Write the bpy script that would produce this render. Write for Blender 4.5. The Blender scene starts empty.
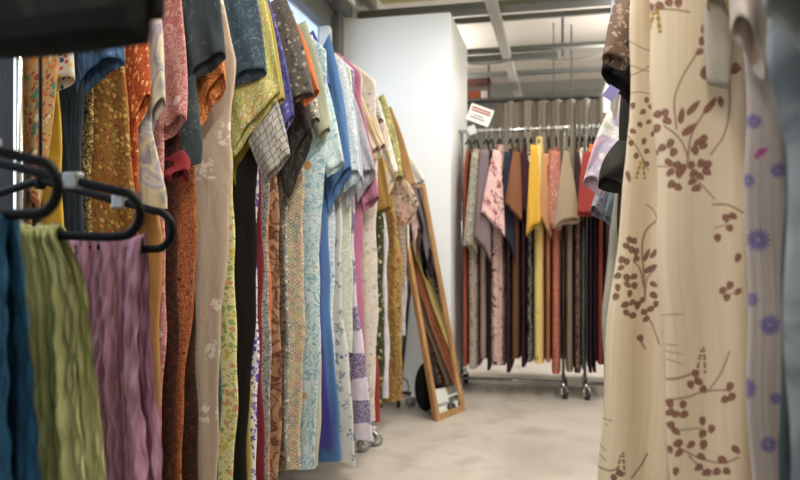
import bpy, math, random
import numpy as np
from mathutils import Vector, Matrix

S = bpy.context.scene
COL = S.collection
H = 1.05                      # eye height
TH = math.radians(12.9)       # view turned left of the aisle
F = 700.0
FV = np.array([-math.sin(TH), math.cos(TH), 0.0]); RV = np.array([math.cos(TH), math.sin(TH), 0.0])

def ray(u, v):
    return FV + RV*((u-400)/F) + np.array([0, 0, (240-v)/F])
def P(u, v, Y):
    """point seen in direction (u,v) on the upright plane at depth Y"""
    d = ray(u, v); t = Y/d[1]
    return np.array([0, 0, H]) + d*t
def px(p):
    q = np.asarray(p, float) - np.array([0, 0, H])
    t = q@FV
    return 400+F*(q@RV)/t, 240-F*q[2]/t

# ------------------------------------------------------------------ colour / nodes
def lin(h, g=1.0):
    h = h.lstrip('#'); o = []
    for i in (0, 2, 4):
        c = int(h[i:i+2], 16)/255
        o.append((c/12.92 if c <= .04045 else ((c+.055)/1.055)**2.4)*g)
    return (*o, 1.0)

class NT:
    def __init__(s, name, rough=.8, spec=.25, metal=0.0):
        s.m = bpy.data.materials.new(name); s.m.use_nodes = True
        s.t = s.m.node_tree; s.n = s.t.nodes
        s.b = s.n['Principled BSDF']
        s.b.inputs['Roughness'].default_value = rough
        s.b.inputs['Specular IOR Level'].default_value = spec
        s.b.inputs['Metallic'].default_value = metal
    def link(s, a, b): s.t.links.new(a, b)
    def put(s, sock, v):
        if hasattr(v, 'is_linked') or isinstance(v, bpy.types.NodeSocket): s.link(v, sock)
        else: sock.default_value = v
    def uv(s, sx=1, sy=1, obj=False):
        c = s.n.new('ShaderNodeTexCoord'); m = s.n.new('ShaderNodeMapping')
        s.link(c.outputs['Object' if obj else 'UV'], m.inputs[0]); m.inputs['Scale'].default_value = (sx, sy, 1 if not obj else sx)
        return m.outputs[0]
    def noise(s, vec, scale, detail=2, dist=0.0, rough=.5, col=False):
        n = s.n.new('ShaderNodeTexNoise'); s.link(vec, n.inputs['Vector'])
        n.inputs['Scale'].default_value = scale; n.inputs['Detail'].default_value = detail
        n.inputs['Distortion'].default_value = dist; n.inputs['Roughness'].default_value = rough
        return n.outputs[1 if col else 0]
    def vor(s, vec, scale, rand=1.0, feature='F1', metric='EUCLIDEAN'):
        n = s.n.new('ShaderNodeTexVoronoi'); n.feature = feature; n.distance = metric
        s.link(vec, n.inputs['Vector']); n.inputs['Scale'].default_value = scale
        n.inputs['Randomness'].default_value = rand
        return n
    def math(s, op, a, b=0.0, c=0.0):
        n = s.n.new('ShaderNodeMath'); n.operation = op
        for i, x in enumerate((a, b, c)): s.put(n.inputs[i], x)
        return n.outputs[0]
    def vadd(s, a, b, k):
        m = s.n.new('ShaderNodeVectorMath'); m.operation = 'MULTIPLY_ADD'
        s.link(b, m.inputs[0]); m.inputs[1].default_value = (k, k, k); s.link(a, m.inputs[2])
        return m.outputs[0]
    def ramp(s, f, stops, interp='LINEAR'):
        n = s.n.new('ShaderNodeValToRGB'); r = n.color_ramp; r.interpolation = interp
        s.put(n.inputs[0], f)
        while len(r.elements) < len(stops): r.elements.new(.5)
        for e, (p, c) in zip(r.elements, stops): e.position = p; e.color = c
        return n.outputs[0]
    def step(s, f, a, b):          # 1 below a, 0 above b
        n = s.n.new('ShaderNodeMapRange'); s.put(n.inputs[0], f)
        n.inputs[1].default_value = a; n.inputs[2].default_value = b
        n.inputs[3].default_value = 1; n.inputs[4].default_value = 0
        return n.outputs[0]
    def mix(s, f, a, b, mode='MIX'):
        n = s.n.new('ShaderNodeMix'); n.data_type = 'RGBA'; n.blend_type = mode
        s.put(n.inputs[0], f); s.put(n.inputs[6], a); s.put(n.inputs[7], b)
        return n.outputs[2]
    def out(s, col): s.put(s.b.inputs['Base Color'], col); return s.m
    def bump(s, h, strength=.3, dist=.01):
        n = s.n.new('ShaderNodeBump'); n.inputs['Strength'].default_value = strength; n.inputs['Distance'].default_value = dist
        s.link(h, n.inputs['Height']); s.link(n.outputs[0], s.b.inputs['Normal'])

G = 1.0
DESAT = .07
def L(h):
    c = lin(h); g = .3*c[0]+.59*c[1]+.11*c[2]
    return (*[x+(g-x)*DESAT for x in c[:3]], 1.0)
_seed = [0]
def fabric(kind, cols, scale=20.0, rough=.82, name='cloth', dens=.36):
    """a woven cloth with a printed pattern"""
    _seed[0] += 1
    n = NT('%s_%s' % (name, kind), rough, .2)
    off = _seed[0]*1.37
    c = n.n.new('ShaderNodeTexCoord'); mp = n.n.new('ShaderNodeMapping')
    n.link(c.outputs['UV'], mp.inputs[0]); mp.inputs['Location'].default_value = (off, off*.7, 0)
    uv = mp.outputs[0]
    K = [L(x) for x in cols]
    base = K[0]
    if kind == 'plain':
        col = n.mix(n.noise(n.uv(70, 5), 1.0, 3), base, K[1] if len(K) > 1 else tuple([x*.78 for x in base[:3]]+[1]))
    elif kind == 'floral':
        w = n.vadd(uv, n.noise(uv, scale*1.1, 2, col=True), 1.1/scale)
        v1 = n.vor(w, scale); v2 = n.vor(w, scale*1.9)
        pet = n.math('ADD', v1.outputs['Distance'], n.math('MULTIPLY', n.noise(uv, scale*5, 1), .34))
        sep = n.n.new('ShaderNodeSeparateColor'); n.link(v1.outputs['Color'], sep.inputs[0])
        fl = K[1:-1] if len(K) > 2 else K[1:]
        fc = n.ramp(sep.outputs[0], [(i/len(fl), x) for i, x in enumerate(fl)], 'CONSTANT')
        col = n.mix(n.step(v2.outputs['Distance'], dens*.72, dens*.85), base, K[-1])
        col = n.mix(n.step(pet, dens+.10, dens+.15), col, fc)
        col = n.mix(n.step(pet, .2, .25), col, K[-1])
    elif kind == 'sparse':          # a few separate blossoms on plain ground
        w = n.vadd(uv, n.noise(uv, scale*3, 2, col=True), .35/scale)
        v1 = n.vor(w, scale); v2 = n.vor(w, scale*4.5)
        reg = n.step(v1.outputs['Distance'], dens, dens+.06)
        pt = n.step(v2.outputs['Distance'], .42, .5)
        g = n.mix(n.noise(n.uv(60, 6), 1.0, 3), base, tuple([x*.85 for x in base[:3]]+[1]))
        col = n.mix(n.math('MULTIPLY', reg, pt), g, n.mix(n.noise(uv, scale*2, 1), K[1], K[-1]))
    elif kind == 'batik':
        f = n.noise(uv, scale, 2.5, 1.6, .55)
        st = []; m = len(K); reps = 2
        for i in range(m*reps): st.append((.22+.56*i/(m*reps), K[i % m]))
        col = n.ramp(f, st, 'CONSTANT')
    elif kind == 'scroll':          # contour curls of a second colour on the ground
        f = n.noise(uv, scale, 1.5, 1.2)
        a = n.math('ABSOLUTE', n.math('SUBTRACT', n.math('FRACT', n.math('MULTIPLY', f, 7.0)), .5))
        g = n.mix(n.noise(uv, scale*.5, 2), base, tuple([x*.8 for x in base[:3]]+[1]))
        col = n.mix(n.step(a, dens*.45, dens*.6), g, K[1])
        if len(K) > 2:
            v = n.vor(uv, scale*.45)
            col = n.mix(n.step(n.math('ADD', v.outputs['Distance'], n.math('MULTIPLY', n.noise(uv, scale*3, 1), .1)), .2, .23), col, K[2])
    elif kind == 'scallop':
        v = n.vor(n.uv(1, 1.5), scale, .25)
        a = n.math('FRACT', n.math('MULTIPLY', v.outputs['Distance'], 3.2))
        sep = n.n.new('ShaderNodeSeparateColor'); n.link(v.outputs['Color'], sep.inputs[0])
        fc = n.ramp(sep.outputs[0], [(i/(len(K)-1), x) for i, x in enumerate(K[1:])], 'CONSTANT')
        col = n.mix(n.step(n.math('ABSOLUTE', n.math('SUBTRACT', a, .5)), .2, .26), base, fc)
    elif kind == 'geo':
        b = n.n.new('ShaderNodeTexBrick'); n.link(n.vadd(uv, n.noise(uv, 9, 1, col=True), .02), b.inputs['Vector'])
        b.inputs['Color1'].default_value = base; b.inputs['Color2'].default_value = tuple([x*.85 for x in base[:3]]+[1])
        b.inputs['Mortar'].default_value = K[1]; b.inputs['Scale'].default_value = scale
        b.inputs['Mortar Size'].default_value = .022; b.offset = .37; b.squash = .7
        b.inputs['Brick Width'].default_value = .55; b.inputs['Row Height'].default_value = .42
        col = b.outputs[0]
    elif kind == 'speckle':
        v = n.vor(uv, scale)
        sep = n.n.new('ShaderNodeSeparateColor'); n.link(v.outputs['Color'], sep.inputs[0])
        fc = n.ramp(sep.outputs[0], [(i/max(1, len(K)-1), x) for i, x in enumerate(K[1:])], 'CONSTANT')
        col = n.mix(n.step(v.outputs['Distance'], dens, dens+.1), base, fc)
    elif kind == 'abstract':
        f = n.noise(uv, scale, 3, .8)
        col = n.ramp(f, [(.28+.44*i/max(1, len(K)-1), x) for i, x in enumerate(K)], 'EASE')
    elif kind == 'patch':           # blocks of curl print and plain ground
        f = n.noise(uv, scale*5, 1.5, 1.2)
        a = n.math('ABSOLUTE', n.math('SUBTRACT', n.math('FRACT', n.math('MULTIPLY', f, 6.0)), .5))
        pr = n.mix(n.step(a, .16, .22), K[1], K[2])
        ck = n.n.new('ShaderNodeTexChecker'); n.link(n.vadd(uv, n.noise(uv, 14, 2, col=True), .07), ck.inputs['Vector']); ck.inputs['Scale'].default_value = scale
        col = n.mix(ck.outputs['Fac'], n.mix(n.noise(uv, 30, 2), base, K[3]), pr)
    elif kind == 'stripe':
        f = n.noise(n.uv(scale, .3), 1.0, 1)
        st = [(.3+.4*i/len(K), x) for i, x in enumerate(K)]
        col = n.ramp(f, st, 'CONSTANT')
    elif kind == 'crinkle':
        f = n.noise(n.uv(110, 14), 1.0, 4)
        col = n.ramp(f, [(.3, K[1]), (.7, K[0])])
        n.bump(f, 1.0, .008)
        return n.out(col)
    elif kind == 'print':           # print stored with the cloth
        a = n.n.new('ShaderNodeAttribute'); a.attribute_name = 'print'
        sl = n.noise(n.uv(130, 1.6), 1.0, 3)
        col = n.mix(n.math('MULTIPLY', n.step(sl, .42, .66), .3), a.outputs['Color'], K[0], 'MULTIPLY')
        n.bump(sl, .15, .002)
        return n.out(col)
    n.bump(n.noise(n.uv(16, 7), 1.0, 4, .6), .45, .016)
    return n.out(col)

def simple(name, h, rough=.5, metal=0.0, spec=.4, var=.0, scale=8):
    n = NT(name, rough, spec, metal)
    c = L(h)
    if var: return n.out(n.mix(n.noise(n.uv(1, 1, obj=True), scale, 4), c, tuple([x*(1-var) for x in c[:3]]+[1])))
    return n.out(c)

M = dict(
    chrome=simple('chrome_steel', 'c9cacb', .22, 1.0),
    steel=simple('satin_steel', '9c9c9a', .4, .9),
    black=simple('black_plastic', '050506', .6, 0, .15),
    rubber=simple('grey_rubber', '2a2a2b', .6),
    hook=simple('hook_steel', 'd8d8d6', .3, .4),
    white=simple('white_paint', 'e9eaeb', .6, 0, .3, .04, 1.5),
    offwhite=simple('warm_white_paint', 'e6e1d8', .7, 0, .3, .05, 2),
    frame_grey=simple('dark_grey_frame', '595a58', .5),
    beam=simple('grey_beam', '80827f', .6, .1, .3, .12, 5),
    paper=simple('white_paper', 'e9e7e4', .8),
    red_ink=simple('red_ink', '9d4b4b', .8), grey_ink=simple('grey_ink', '76726f', .8),
)

# ------------------------------------------------------------------ meshes
def mesh_obj(name, verts, faces, mat=None, parent=None, uvs=None, smooth=True, loc=None):
    me = bpy.data.meshes.new(name)
    me.from_pydata([tuple(map(float, v)) for v in verts], [], faces); me.update()
    if uvs is not None:
        ul = me.uv_layers.new(name='UVMap')
        idx = np.zeros(len(me.loops), int); me.loops.foreach_get('vertex_index', idx)
        ul.data.foreach_set('uv', np.asarray(uvs, float)[idx].ravel())
    if smooth: me.polygons.foreach_set('use_smooth', [True]*len(me.polygons))
    o = bpy.data.objects.new(name, me); COL.objects.link(o)
    if mat: me.materials.append(mat)
    if parent is not None: o.parent = parent
    return o

def grid_faces(nr, nc, wrap=True, base=0):
    f = []
    m = nc if wrap else nc-1
    for r in range(nr-1):
        for c in range(m):
            a = base+r*nc+c; b = base+r*nc+(c+1) % nc
            f.append((a, b, b+nc, a+nc))
    return f

class MB:
    """collects boxes, tubes and prisms into one mesh"""
    def __init__(s): s.v = []; s.f = []
    def box(s, lo, hi, R=None, bev=0.0):
        lo = np.array(lo, float); hi = np.array(hi, float); b = len(s.v)
        for z in (lo[2], hi[2]):
            for x, y in ((lo[0], lo[1]), (hi[0], lo[1]), (hi[0], hi[1]), (lo[0], hi[1])):
                s.v.append(np.array([x, y, z]) if R is None else R(np.array([x, y, z])))
        s.f += [tuple(b+i for i in q) for q in ((3, 2, 1, 0), (4, 5, 6, 7), (0, 1, 5, 4), (1, 2, 6, 5), (2, 3, 7, 6), (3, 0, 4, 7))]
        return s
    def tube(s, pts, r, n=10, closed=False, cap=True):
        pts = [np.array(p, float) for p in pts]; b = len(s.v); m = len(pts)
        up = None
        for i, p in enumerate(pts):
            if closed: t = pts[(i+1) % m]-pts[i-1]
            else: t = pts[min(i+1, m-1)]-pts[max(i-1, 0)]
            t = t/(np.linalg.norm(t)+1e-12)
            if up is None:
                up = np.array([0, 0, 1.]) if abs(t[2]) < .9 else np.array([1., 0, 0])
            a = np.cross(t, up); a /= np.linalg.norm(a); c = np.cross(a, t); up = c
            rr = r[i] if hasattr(r, '__len__') else r
            for k in range(n):
                q = 2*math.pi*k/n
                s.v.append(p+rr*(math.cos(q)*a+math.sin(q)*c))
        for i in range(m if closed else m-1):
            for k in range(n):
                k2 = (k+1) % n; i2 = (i+1) % m
                s.f.append((b+i*n+k, b+i*n+k2, b+i2*n+k2, b+i2*n+k))
        if cap and not closed:
            s.f.append(tuple(b+k for k in range(n))[::-1]); s.f.append(tuple(b+(m-1)*n+k for k in range(n)))
        return s
    def disc(s, c, axis, r, w, n=20, hole=0):
        c = np.array(c, float); axis = np.array(axis, float); axis /= np.linalg.norm(axis)
        prof = [(r*.82, -w/2), (r*.96, -w*.42), (r, -w*.2), (r, w*.2), (r*.96, w*.42), (r*.82, w/2)]
        a = np.cross(axis, [0, 0, 1.]) if abs(axis[2]) < .9 else np.cross(axis, [1., 0, 0]); a /= np.linalg.norm(a); d = np.cross(axis, a)
        b = len(s.v); m = len(prof)
        for k in range(n):
            q = 2*math.pi*k/n
            for rr, h in prof: s.v.append(c+axis*h+rr*(math.cos(q)*a+math.sin(q)*d))
        for k in range(n):
            for j in range(m-1):
                s.f.append((b+k*m+j, b+((k+1) % n)*m+j, b+((k+1) % n)*m+j+1, b+k*m+j+1))
        s.f.append(tuple(b+k*m for k in range(n))[::-1]); s.f.append(tuple(b+k*m+m-1 for k in range(n)))
        return s
    def build(s, name, mat, parent=None, smooth=False, bevel=0.0):
        o = mesh_obj(name, s.v, s.f, mat, parent, smooth=smooth)
        if bevel:
            md = o.modifiers.new('bevel', 'BEVEL'); md.width = bevel; md.segments = 2; md.limit_method = 'ANGLE'
        return o

def tag(o, label=None, cat=None, group=None, kind=None):
    if label: o['label'] = label
    if cat: o['category'] = cat
    if group: o['group'] = group
    if kind: o['kind'] = kind
    return o
def empty(name, loc, label, cat, group=None):
    o = bpy.data.objects.new(name, None); o.location = tuple(loc); o.empty_display_size = .05
    COL.objects.link(o); return tag(o, label, cat, group)
def adopt(child, root):
    """mesh data was written in world space: keep it there under the root"""
    child.parent = root
    child.matrix_parent_inverse = Matrix.Translation(root.location).inverted()
    return child
def struct(name, mb, mat, bevel=0.0):
    return tag(mb.build(name, mat, bevel=bevel), kind='structure')

# ------------------------------------------------------------------ cloth
RAIL = 1.99
def smooth_interp(z, zs, xs):
    o = np.argsort(zs); return np.interp(z, np.array(zs)[o], np.array(xs)[o])

def xsample(nc, dense=None):
    """points round the section, even across each face: (x, sin sign)"""
    if dense is None:
        m = nc//2; t = np.cos(np.linspace(0, math.pi, m+1))*.6+np.linspace(1, -1, m+1)*.4
        front = t; back_ = t[1:-1][::-1]
    else:
        front = np.concatenate([np.linspace(1, .97, 8), np.linspace(.97, dense, nc)[1:], np.linspace(dense, -1, 40)[1:]]); back_ = np.linspace(-1, 1, 60)[1:-1]
    xx = np.concatenate([front, back_]); sg = np.concatenate([-np.ones(len(front)), np.ones(len(back_))])
    c = np.abs(xx)**(1/.55); yy = sg*np.clip(1-c*c, 0, 1)**.375
    return xx, yy
def body_mesh(name, z0, z1, wo, wi, th, frame, rng, folds=1.0, nv=56, nc=64, neck=True, mat=None, ripple=1.0, hemwave=.006, dense=None, zs=None, pw=.5):
    """hanging garment body. frame=(origin,W,N): W out to the aisle, N along the rail"""
    O, W, N = frame
    if zs is None: zs = np.linspace(z0, z1, nv)
    nv = len(zs)
    xx, yy = xsample(nc, dense); nc = len(xx)
    k = [rng.uniform(22, 34), rng.uniform(45, 65), rng.uniform(80, 110)]
    ph = [rng.uniform(0, 6.28) for _ in range(6)]
    s = ((z0-zs)/(z0-z1))[:, None]; Z = zs[:, None]
    a = np.array([wo(z) for z in zs])[:, None]; b = np.array([wi(z) for z in zs])[:, None]
    if neck:
        e = np.clip((z0-Z)/.13, 0, 1)**.7
        c = (a+b)/2+.02; a2 = c+.07+(a-c-.07)*e; b = c-.07+(b-c+.07)*e; a = a2
    tt = th*(.55+.45*np.clip((z0-Z)/.25, 0, 1))
    a = a+.005*ripple*np.sin(Z*9+ph[3])+.0025*np.sin(Z*23+ph[4])
    w = (a+b)/2+(a-b)/2*xx[None, :]
    g = .25+.75*np.clip(s*1.6, 0, 1)
    fl = (np.sin(w*k[0]+ph[0]+.9*np.sin(Z*2.2+ph[5]))*.52+np.sin(w*k[1]+ph[1]+1.3*np.sin(Z*1.7+ph[2]))*.33+np.sin(w*k[2]+ph[2]+Z*2)*.15*ripple)
    n = tt*(pw*yy[None, :]+(.96-pw)*folds*g*fl)
    zz = Z+hemwave*s*np.sin(w*30+ph[0])
    per = np.concatenate([np.zeros((nv, 1)), np.cumsum(np.hypot(np.diff(w, axis=1), np.diff(n, axis=1)), axis=1)], 1)
    V = O[None, None, :]+W*w[..., None]+N*n[..., None]+np.array([0, 0, 1.])*zz[..., None]
    UV = np.stack([per, np.repeat(Z, nc, 1)], -1).reshape(-1, 2)
    return grid_obj(name, V.reshape(-1, 3), nv, nc, mat, UV)
def grid_obj(name, V, nr, nc, mat, UV):
    r, c = np.meshgrid(np.arange(nr-1), np.arange(nc), indexing='ij'); c2 = (c+1) % nc
    q = np.stack([r*nc+c, r*nc+c2, (r+1)*nc+c2, (r+1)*nc+c], -1).reshape(-1, 4)
    me = bpy.data.meshes.new(name)
    me.vertices.add(len(V)); me.vertices.foreach_set('co', np.asarray(V, np.float32).ravel())
    cap = np.arange(nc)[::-1]
    li = np.concatenate([q.ravel(), cap]).astype(np.int32)
    me.loops.add(len(li)); me.loops.foreach_set('vertex_index', li)
    me.polygons.add(len(q)+1)
    me.polygons.foreach_set('loop_start', np.concatenate([np.arange(len(q))*4, [len(q)*4]]).astype(np.int32))
    me.update(calc_edges=True)
    ul = me.uv_layers.new(name='UVMap'); ul.data.foreach_set('uv', np.asarray(UV, np.float32)[li].ravel())
    me.polygons.foreach_set('use_smooth', [True]*len(me.polygons))
    me.validate()
    o = bpy.data.objects.new(name, me); COL.objects.link(o)
    if mat: me.materials.append(mat)
    return o

def sleeve_mesh(name, so, si, to, ti, N, th0, th1, rng, mat, bulge=.015, nr=26, nc=40, fold=.5, opening=None):
    """flattened hanging sleeve: outer line so->to, inner line si->ti, open at the hem"""
    so, si, to, ti, N = [np.asarray(a, float) for a in (so, si, to, ti, N)]
    p = np.linspace(0, 2*math.pi, nc, endpoint=False); cs, sn = np.cos(p), np.sin(p)
    xx = np.sign(cs)*np.abs(cs)**.7; yy = np.sign(sn)*np.abs(sn)**.8
    ph = [rng.uniform(0, 6.28) for _ in range(5)]
    out = (to-ti); wid = np.linalg.norm(out); out = out/(wid+1e-9)
    ln = np.linalg.norm(to-so)
    t_off = .4*th1
    if opening is None: opening = rng.uniform(.012, .04)
    near = np.clip(-sn*np.sign(N[1]), 0, 1)**.8; sk = rng.uniform(-.5, .5)
    V = []; UV = []
    rows = [(s, 1.0) for s in np.linspace(0, 1, nr)] + [(1.0, .93), (.93, .84), (.8, .7)]
    for s, sc in rows:
        a = so+(to-so)*s+out*bulge*math.sin(math.pi*min(1, s*1.0))
        b = si+(ti-si)*s-out*bulge*.4*math.sin(math.pi*s)
        c = (a+b)/2+N*t_off*math.sin(math.pi*min(1, s))*math.sin(3*s+ph[4]); h = (a-b)/2
        t = th0+(th1-th0)*s
        q = np.array([np.linalg.norm(h)*x for x in xx])
        fl = np.sin(q*55+ph[0]+2*s)*.5+np.sin(q*95+ph[1]-3*s)*.3
        for j in range(nc):
            V.append(c+h*xx[j]*sc+N*t*sc*(.6*yy[j]+fold*fl[j]*(.3+.7*s))+np.array([0, 0, opening*near[j]*s**4*(1+sk*xx[j])+.006*s*math.sin(q[j]*40+ph[2])]))
            UV.append((q[j]+(.5 if sn[j] < 0 else 0), -s*ln))
    f = grid_faces(len(rows), nc)
    f.append(tuple(range(nc))[::-1])
    return mesh_obj(name, V, f, mat, uvs=UV)

# ------------------------------------------------------------------ SETTING
def wall(name, lo, hi, mat): return struct(name, MB().box(lo, hi), mat)
CEIL = 3.05
nf = NT('polished_concrete', .34, .45)
fu = nf.uv(1, 1, obj=True)
c1 = nf.ramp(nf.noise(fu, 1.6, 5, .4), [(.3, L('a69d94')), (.55, L('b8aea5')), (.75, L('ada298'))])
c2 = nf.mix(nf.step(nf.noise(fu, 5, 6, .3), .3, .5), c1, L('a0978e'))
nf.link(nf.math('ADD', nf.math('MULTIPLY', nf.noise(fu, 3, 3), .3), .22), nf.b.inputs['Roughness'])
wall('floor', (-1.75, -2.6, -.1), (3.1, 9.3, 0), nf.out(c2))
nc_ = NT('ceiling_paint', .9, .1)
cu = nc_.uv(1, 1, obj=True)
sepx = nc_.n.new('ShaderNodeSeparateXYZ'); nc_.link(cu, sepx.inputs[0])
olive = nc_.mix(nc_.noise(cu, 3, 4), L('7b7844'), L('a09a5e'))
pale = nc_.mix(nc_.noise(cu, 2, 3), L('bdb7af'), L('c8c2b9'))
wall('ceiling', (-1.75, 5.75, CEIL), (3.1, 9.3, CEIL+.1), nc_.out(pale))
n2 = NT('insulated_ceiling', .9, .1); cu2 = n2.uv(1, 1, obj=True)
wall('ceiling_insulated', (-1.75, -2.6, CEIL), (3.1, 5.75, CEIL+.1), n2.out(n2.mix(n2.noise(cu2, 4, 4), L('8d8850'), L('b3ad72'))))
wm = simple('wall_paint', 'd6d6d4', .8, 0, .2, .05, 1)
bm_ = simple('back_wall_paint', '8b8c84', .85, 0, .2, .12, 2)
# left wall with a long window opening
WX = -1.475
wl = MB().box((WX-.12, -2.6, 0), (WX, 9.3, .9)).box((WX-.12, -2.6, 2.5), (WX, 9.3, CEIL)).box((WX-.12, 4.32, .9), (WX, 9.3, 2.5)).box((WX-.12, -2.6, .9), (WX, -.2, 2.5))
struct('wall_left', wl, wm)
wall('wall_back', (-1.75, 9.0, 0), (3.1, 9.12, CEIL), bm_)
wall('wall_right', (3.0, -2.6, 0), (3.1, 9.3, CEIL), wm)
wall('wall_front', (-1.75, -2.6, 0), (3.1, -2.5, CEIL), wm)
# window
wr = empty('window_1', (WX, 2, .9), None, None); wr['kind'] = 'structure'
fm = MB()
fm.box((WX-.03, -.2, 2.42), (WX+.03, 4.32, 2.5)).box((WX-.03, -.2, .9), (WX+.03, 4.32, .96)).box((WX-.03, 2.0, .96), (WX+.02, 2.06, 2.42))
adopt(fm.build('window_frame', M['frame_grey'], bevel=.004), wr)
adopt(MB().box((WX-.03, 4.25, .96), (WX+.035, 4.32, 2.42)).build('window_jamb', M['white'], bevel=.004), wr)
gm = NT('sky_lit_glass', .3, .5)
gm.b.inputs['Emission Color'].default_value = lin('b4cbe8'); gm.b.inputs['Emission Strength'].default_value = 1.0
adopt(MB().box((WX-.06, -.2, .96), (WX-.045, 4.27, 2.42)).build('glass_pane', gm.out(L('9fb2c6'))), wr)
# trims over the window and the post in the corner
struct('trim_1', MB().box((WX, -2.5, 2.5), (WX+.03, 4.5, 2.56)).box((WX, -2.5, 2.56), (WX+.05, 4.5, 2.6)), M['frame_grey'])
struct('trim_2', MB().box((WX, -2.5, 2.62), (WX+.14, 4.5, 2.86)), M['white'], .006)
struct('trim_3', MB().box((WX, 4.36, 0), (WX+.07, 4.46, 2.62)).box((WX, 4.28, 2.54), (WX+.12, 4.5, 2.62)), M['frame_grey'], .004)
# white boxed column
cm = NT('column_paint', .6, .3); cuv = cm.uv(1, 1, obj=True)
colmat = cm.out(cm.mix(cm.noise(cuv, 1.2, 4), L('e4e6e9'), L('dcdee2')))
struct('wall_column', MB().box((-1.44, 4.56, 0), (-.705, 5.42, 2.55)), colmat, .006)
struct('wall_column_side', MB().box((-1.474, 4.585, 0), (-1.445, 5.42, 2.55)), colmat, .004)
adopt_c = MB().disc((-.697, 4.98, 1.18), (1, 0, 0), .012, .02).build('hook_plate', M['steel'], smooth=True)
tag(adopt_c, 'small round metal fixing on the side of the white column', 'fixing')
# ceiling beams
bi = 0
def beam(name, mb, mat=None): return struct(name, mb, mat or M['beam'], .004)
bz = 2.72
beam('ceiling_beam_1', MB().box((-1.47, 5.05, bz), (2.9, 5.10, bz+.05)).box((-1.47, 5.0, bz-.015), (2.9, 5.15, bz)))
beam('ceiling_beam_2', MB().box((-1.47, 5.45, bz+.03), (2.9, 5.49, bz+.07)))
for i, y in enumerate((6.2, 7.1, 8.2)):
    beam('ceiling_beam_%d' % (i+3), MB().box((-1.47, y, bz), (2.9, y+.04, bz+.03)).box((-1.47, y-.02, bz-.012), (2.9, y+.06, bz)))
beam('ceiling_beam_6', MB().box((-1.47, 6.2, bz-.09), (-.02, 6.26, bz-.035)))
lm = simple('light_grey_channel', 'b4b2ad', .6)
beam('ceiling_beam_7', MB().box((-.495, 3.8, bz-.08), (-.42, 8.9, bz-.02)), lm)
beam('ceiling_beam_8', MB().box((-1.44, 3.6, bz+.1), (-1.37, 5.2, bz+.16)), lm)
rod = tag(MB().tube([(0.02, 6.35, bz-.05), (0.02, 6.35, CEIL)], .012).tube([(.1, 6.7, bz-.3), (.1, 6.7, CEIL)], .008).tube([(-.06, 6.6, bz-.4), (-.06, 6.6, CEIL)], .006).build('trim_4', M['frame_grey']), kind='structure')
# sagging cable between the beams
cab = MB().tube([(-1.0+i*.06, 6.3, bz-.04-.05*math.sin(math.pi*((i % 12)/12))) for i in range(36)], .006, 6)
tag(cab.build('cable', simple('grey_cable', '6d6c68'), smooth=True), 'thin grey cable sagging in loops under the ceiling beams', 'cable')

# ------------------------------------------------------------------ RACKS
def caster(root, p, yaw=0.0, r=.034, dark=False):
    x, y = p
    d = np.array([math.cos(yaw), math.sin(yaw), 0]); a = np.array([-d[1], d[0], 0])
    c = np.array([x, y, 0])+d*.02
    fk = MB()
    for sgn in (-1, 1):
        fk.tube([np.array([x, y, r*2.35])+a*.012*sgn, c+a*.02*sgn+np.array([0, 0, r*1.6]), c+a*.02*sgn+np.array([0, 0, r])], .006, 8)
    fk.tube([(x, y, r*2.2), (x, y, r*2.5)], .012, 10)
    fk.disc((x, y, r*2.35), (0, 0, 1), .02, .01)
    f = adopt(fk.build('caster', M['chrome'], smooth=True), root)
    w = MB().disc(c+np.array([0, 0, r]), a, r, .026).build('wheel', M['rubber' if dark else 'steel'], smooth=True)
    adopt(w, root); w.parent = f; w.matrix_parent_inverse = Matrix.Translation(root.location).inverted() @ Matrix.Identity(4)
    w.matrix_parent_inverse = f.matrix_parent_inverse.copy(); f2 = f
    w.matrix_parent_inverse = Matrix.Identity(4)
    h = MB().disc(c+np.array([0, 0, r])+a*.015, a, r*.45, .006).disc(c+np.array([0, 0, r])-a*.015, a, r*.45, .006)
    hb = h.build('wheel_hub', M['chrome'], smooth=True); hb.parent = f

def rack(name, label, a, b, zr, foot, mat, dark=False, mid=None, yaw=.6):
    """a=(x,y) b=(x,y) ends of rail; foot = half length of the feet"""
    a = np.array([*a, 0.]); b = np.array([*b, 0.]); d = (b-a)/np.linalg.norm(b-a); n = np.array([-d[1], d[0], 0])
    root = empty(name, (a+b)/2, label, 'clothes rack', 'rolling garment racks')
    Z = lambda p, z: np.array([p[0], p[1], z])
    adopt(MB().tube([Z(a-d*.03, zr), Z(b+d*.03, zr)], .014, 14).build('rail', mat, smooth=True), root)
    for p in (a, b):
        adopt(MB().tube([Z(p, .08), Z(p, zr)], .0105, 12).build('upright', mat, smooth=True), root)
        q0, q1 = p-n*foot, p+n*foot
        adopt(MB().tube([Z(q0, .092), Z(q1, .092)], .012, 12).build('foot_bar', mat, smooth=True), root)
        for q in (q0+n*.02, q1-n*.02): caster(root, (q[0], q[1]), yaw, dark=dark)
    adopt(MB().tube([Z(a, .07), Z(b, .07)], .011, 10).build('base_bar', mat, smooth=True), root)
    return root
rack('garment_rack', 'long chrome rolling rack packed with garments along the left, ending at the purple patchwork dress', (-1.15, 1.3), (-1.15, 3.335), RAIL, .2, M['chrome'])
rack('garment_rack', 'shorter chrome rolling rack on the left beside the leaning mirror', (-1.2, 3.44), (-1.2, 4.285), RAIL, .29, M['chrome'])
rack('garment_rack', 'chrome rolling rack along the back, from the white column to its mid gap', (-.683, 4.95), (.02, 4.95), 1.82, .2, M['chrome'], True, yaw=-1.2)
rack('garment_rack', 'chrome rolling rack along the back, half hidden behind the cream dresses', (.1645, 4.95), (1.1, 4.95), 1.82, .2, M['chrome'], True, yaw=-1.2)
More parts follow.
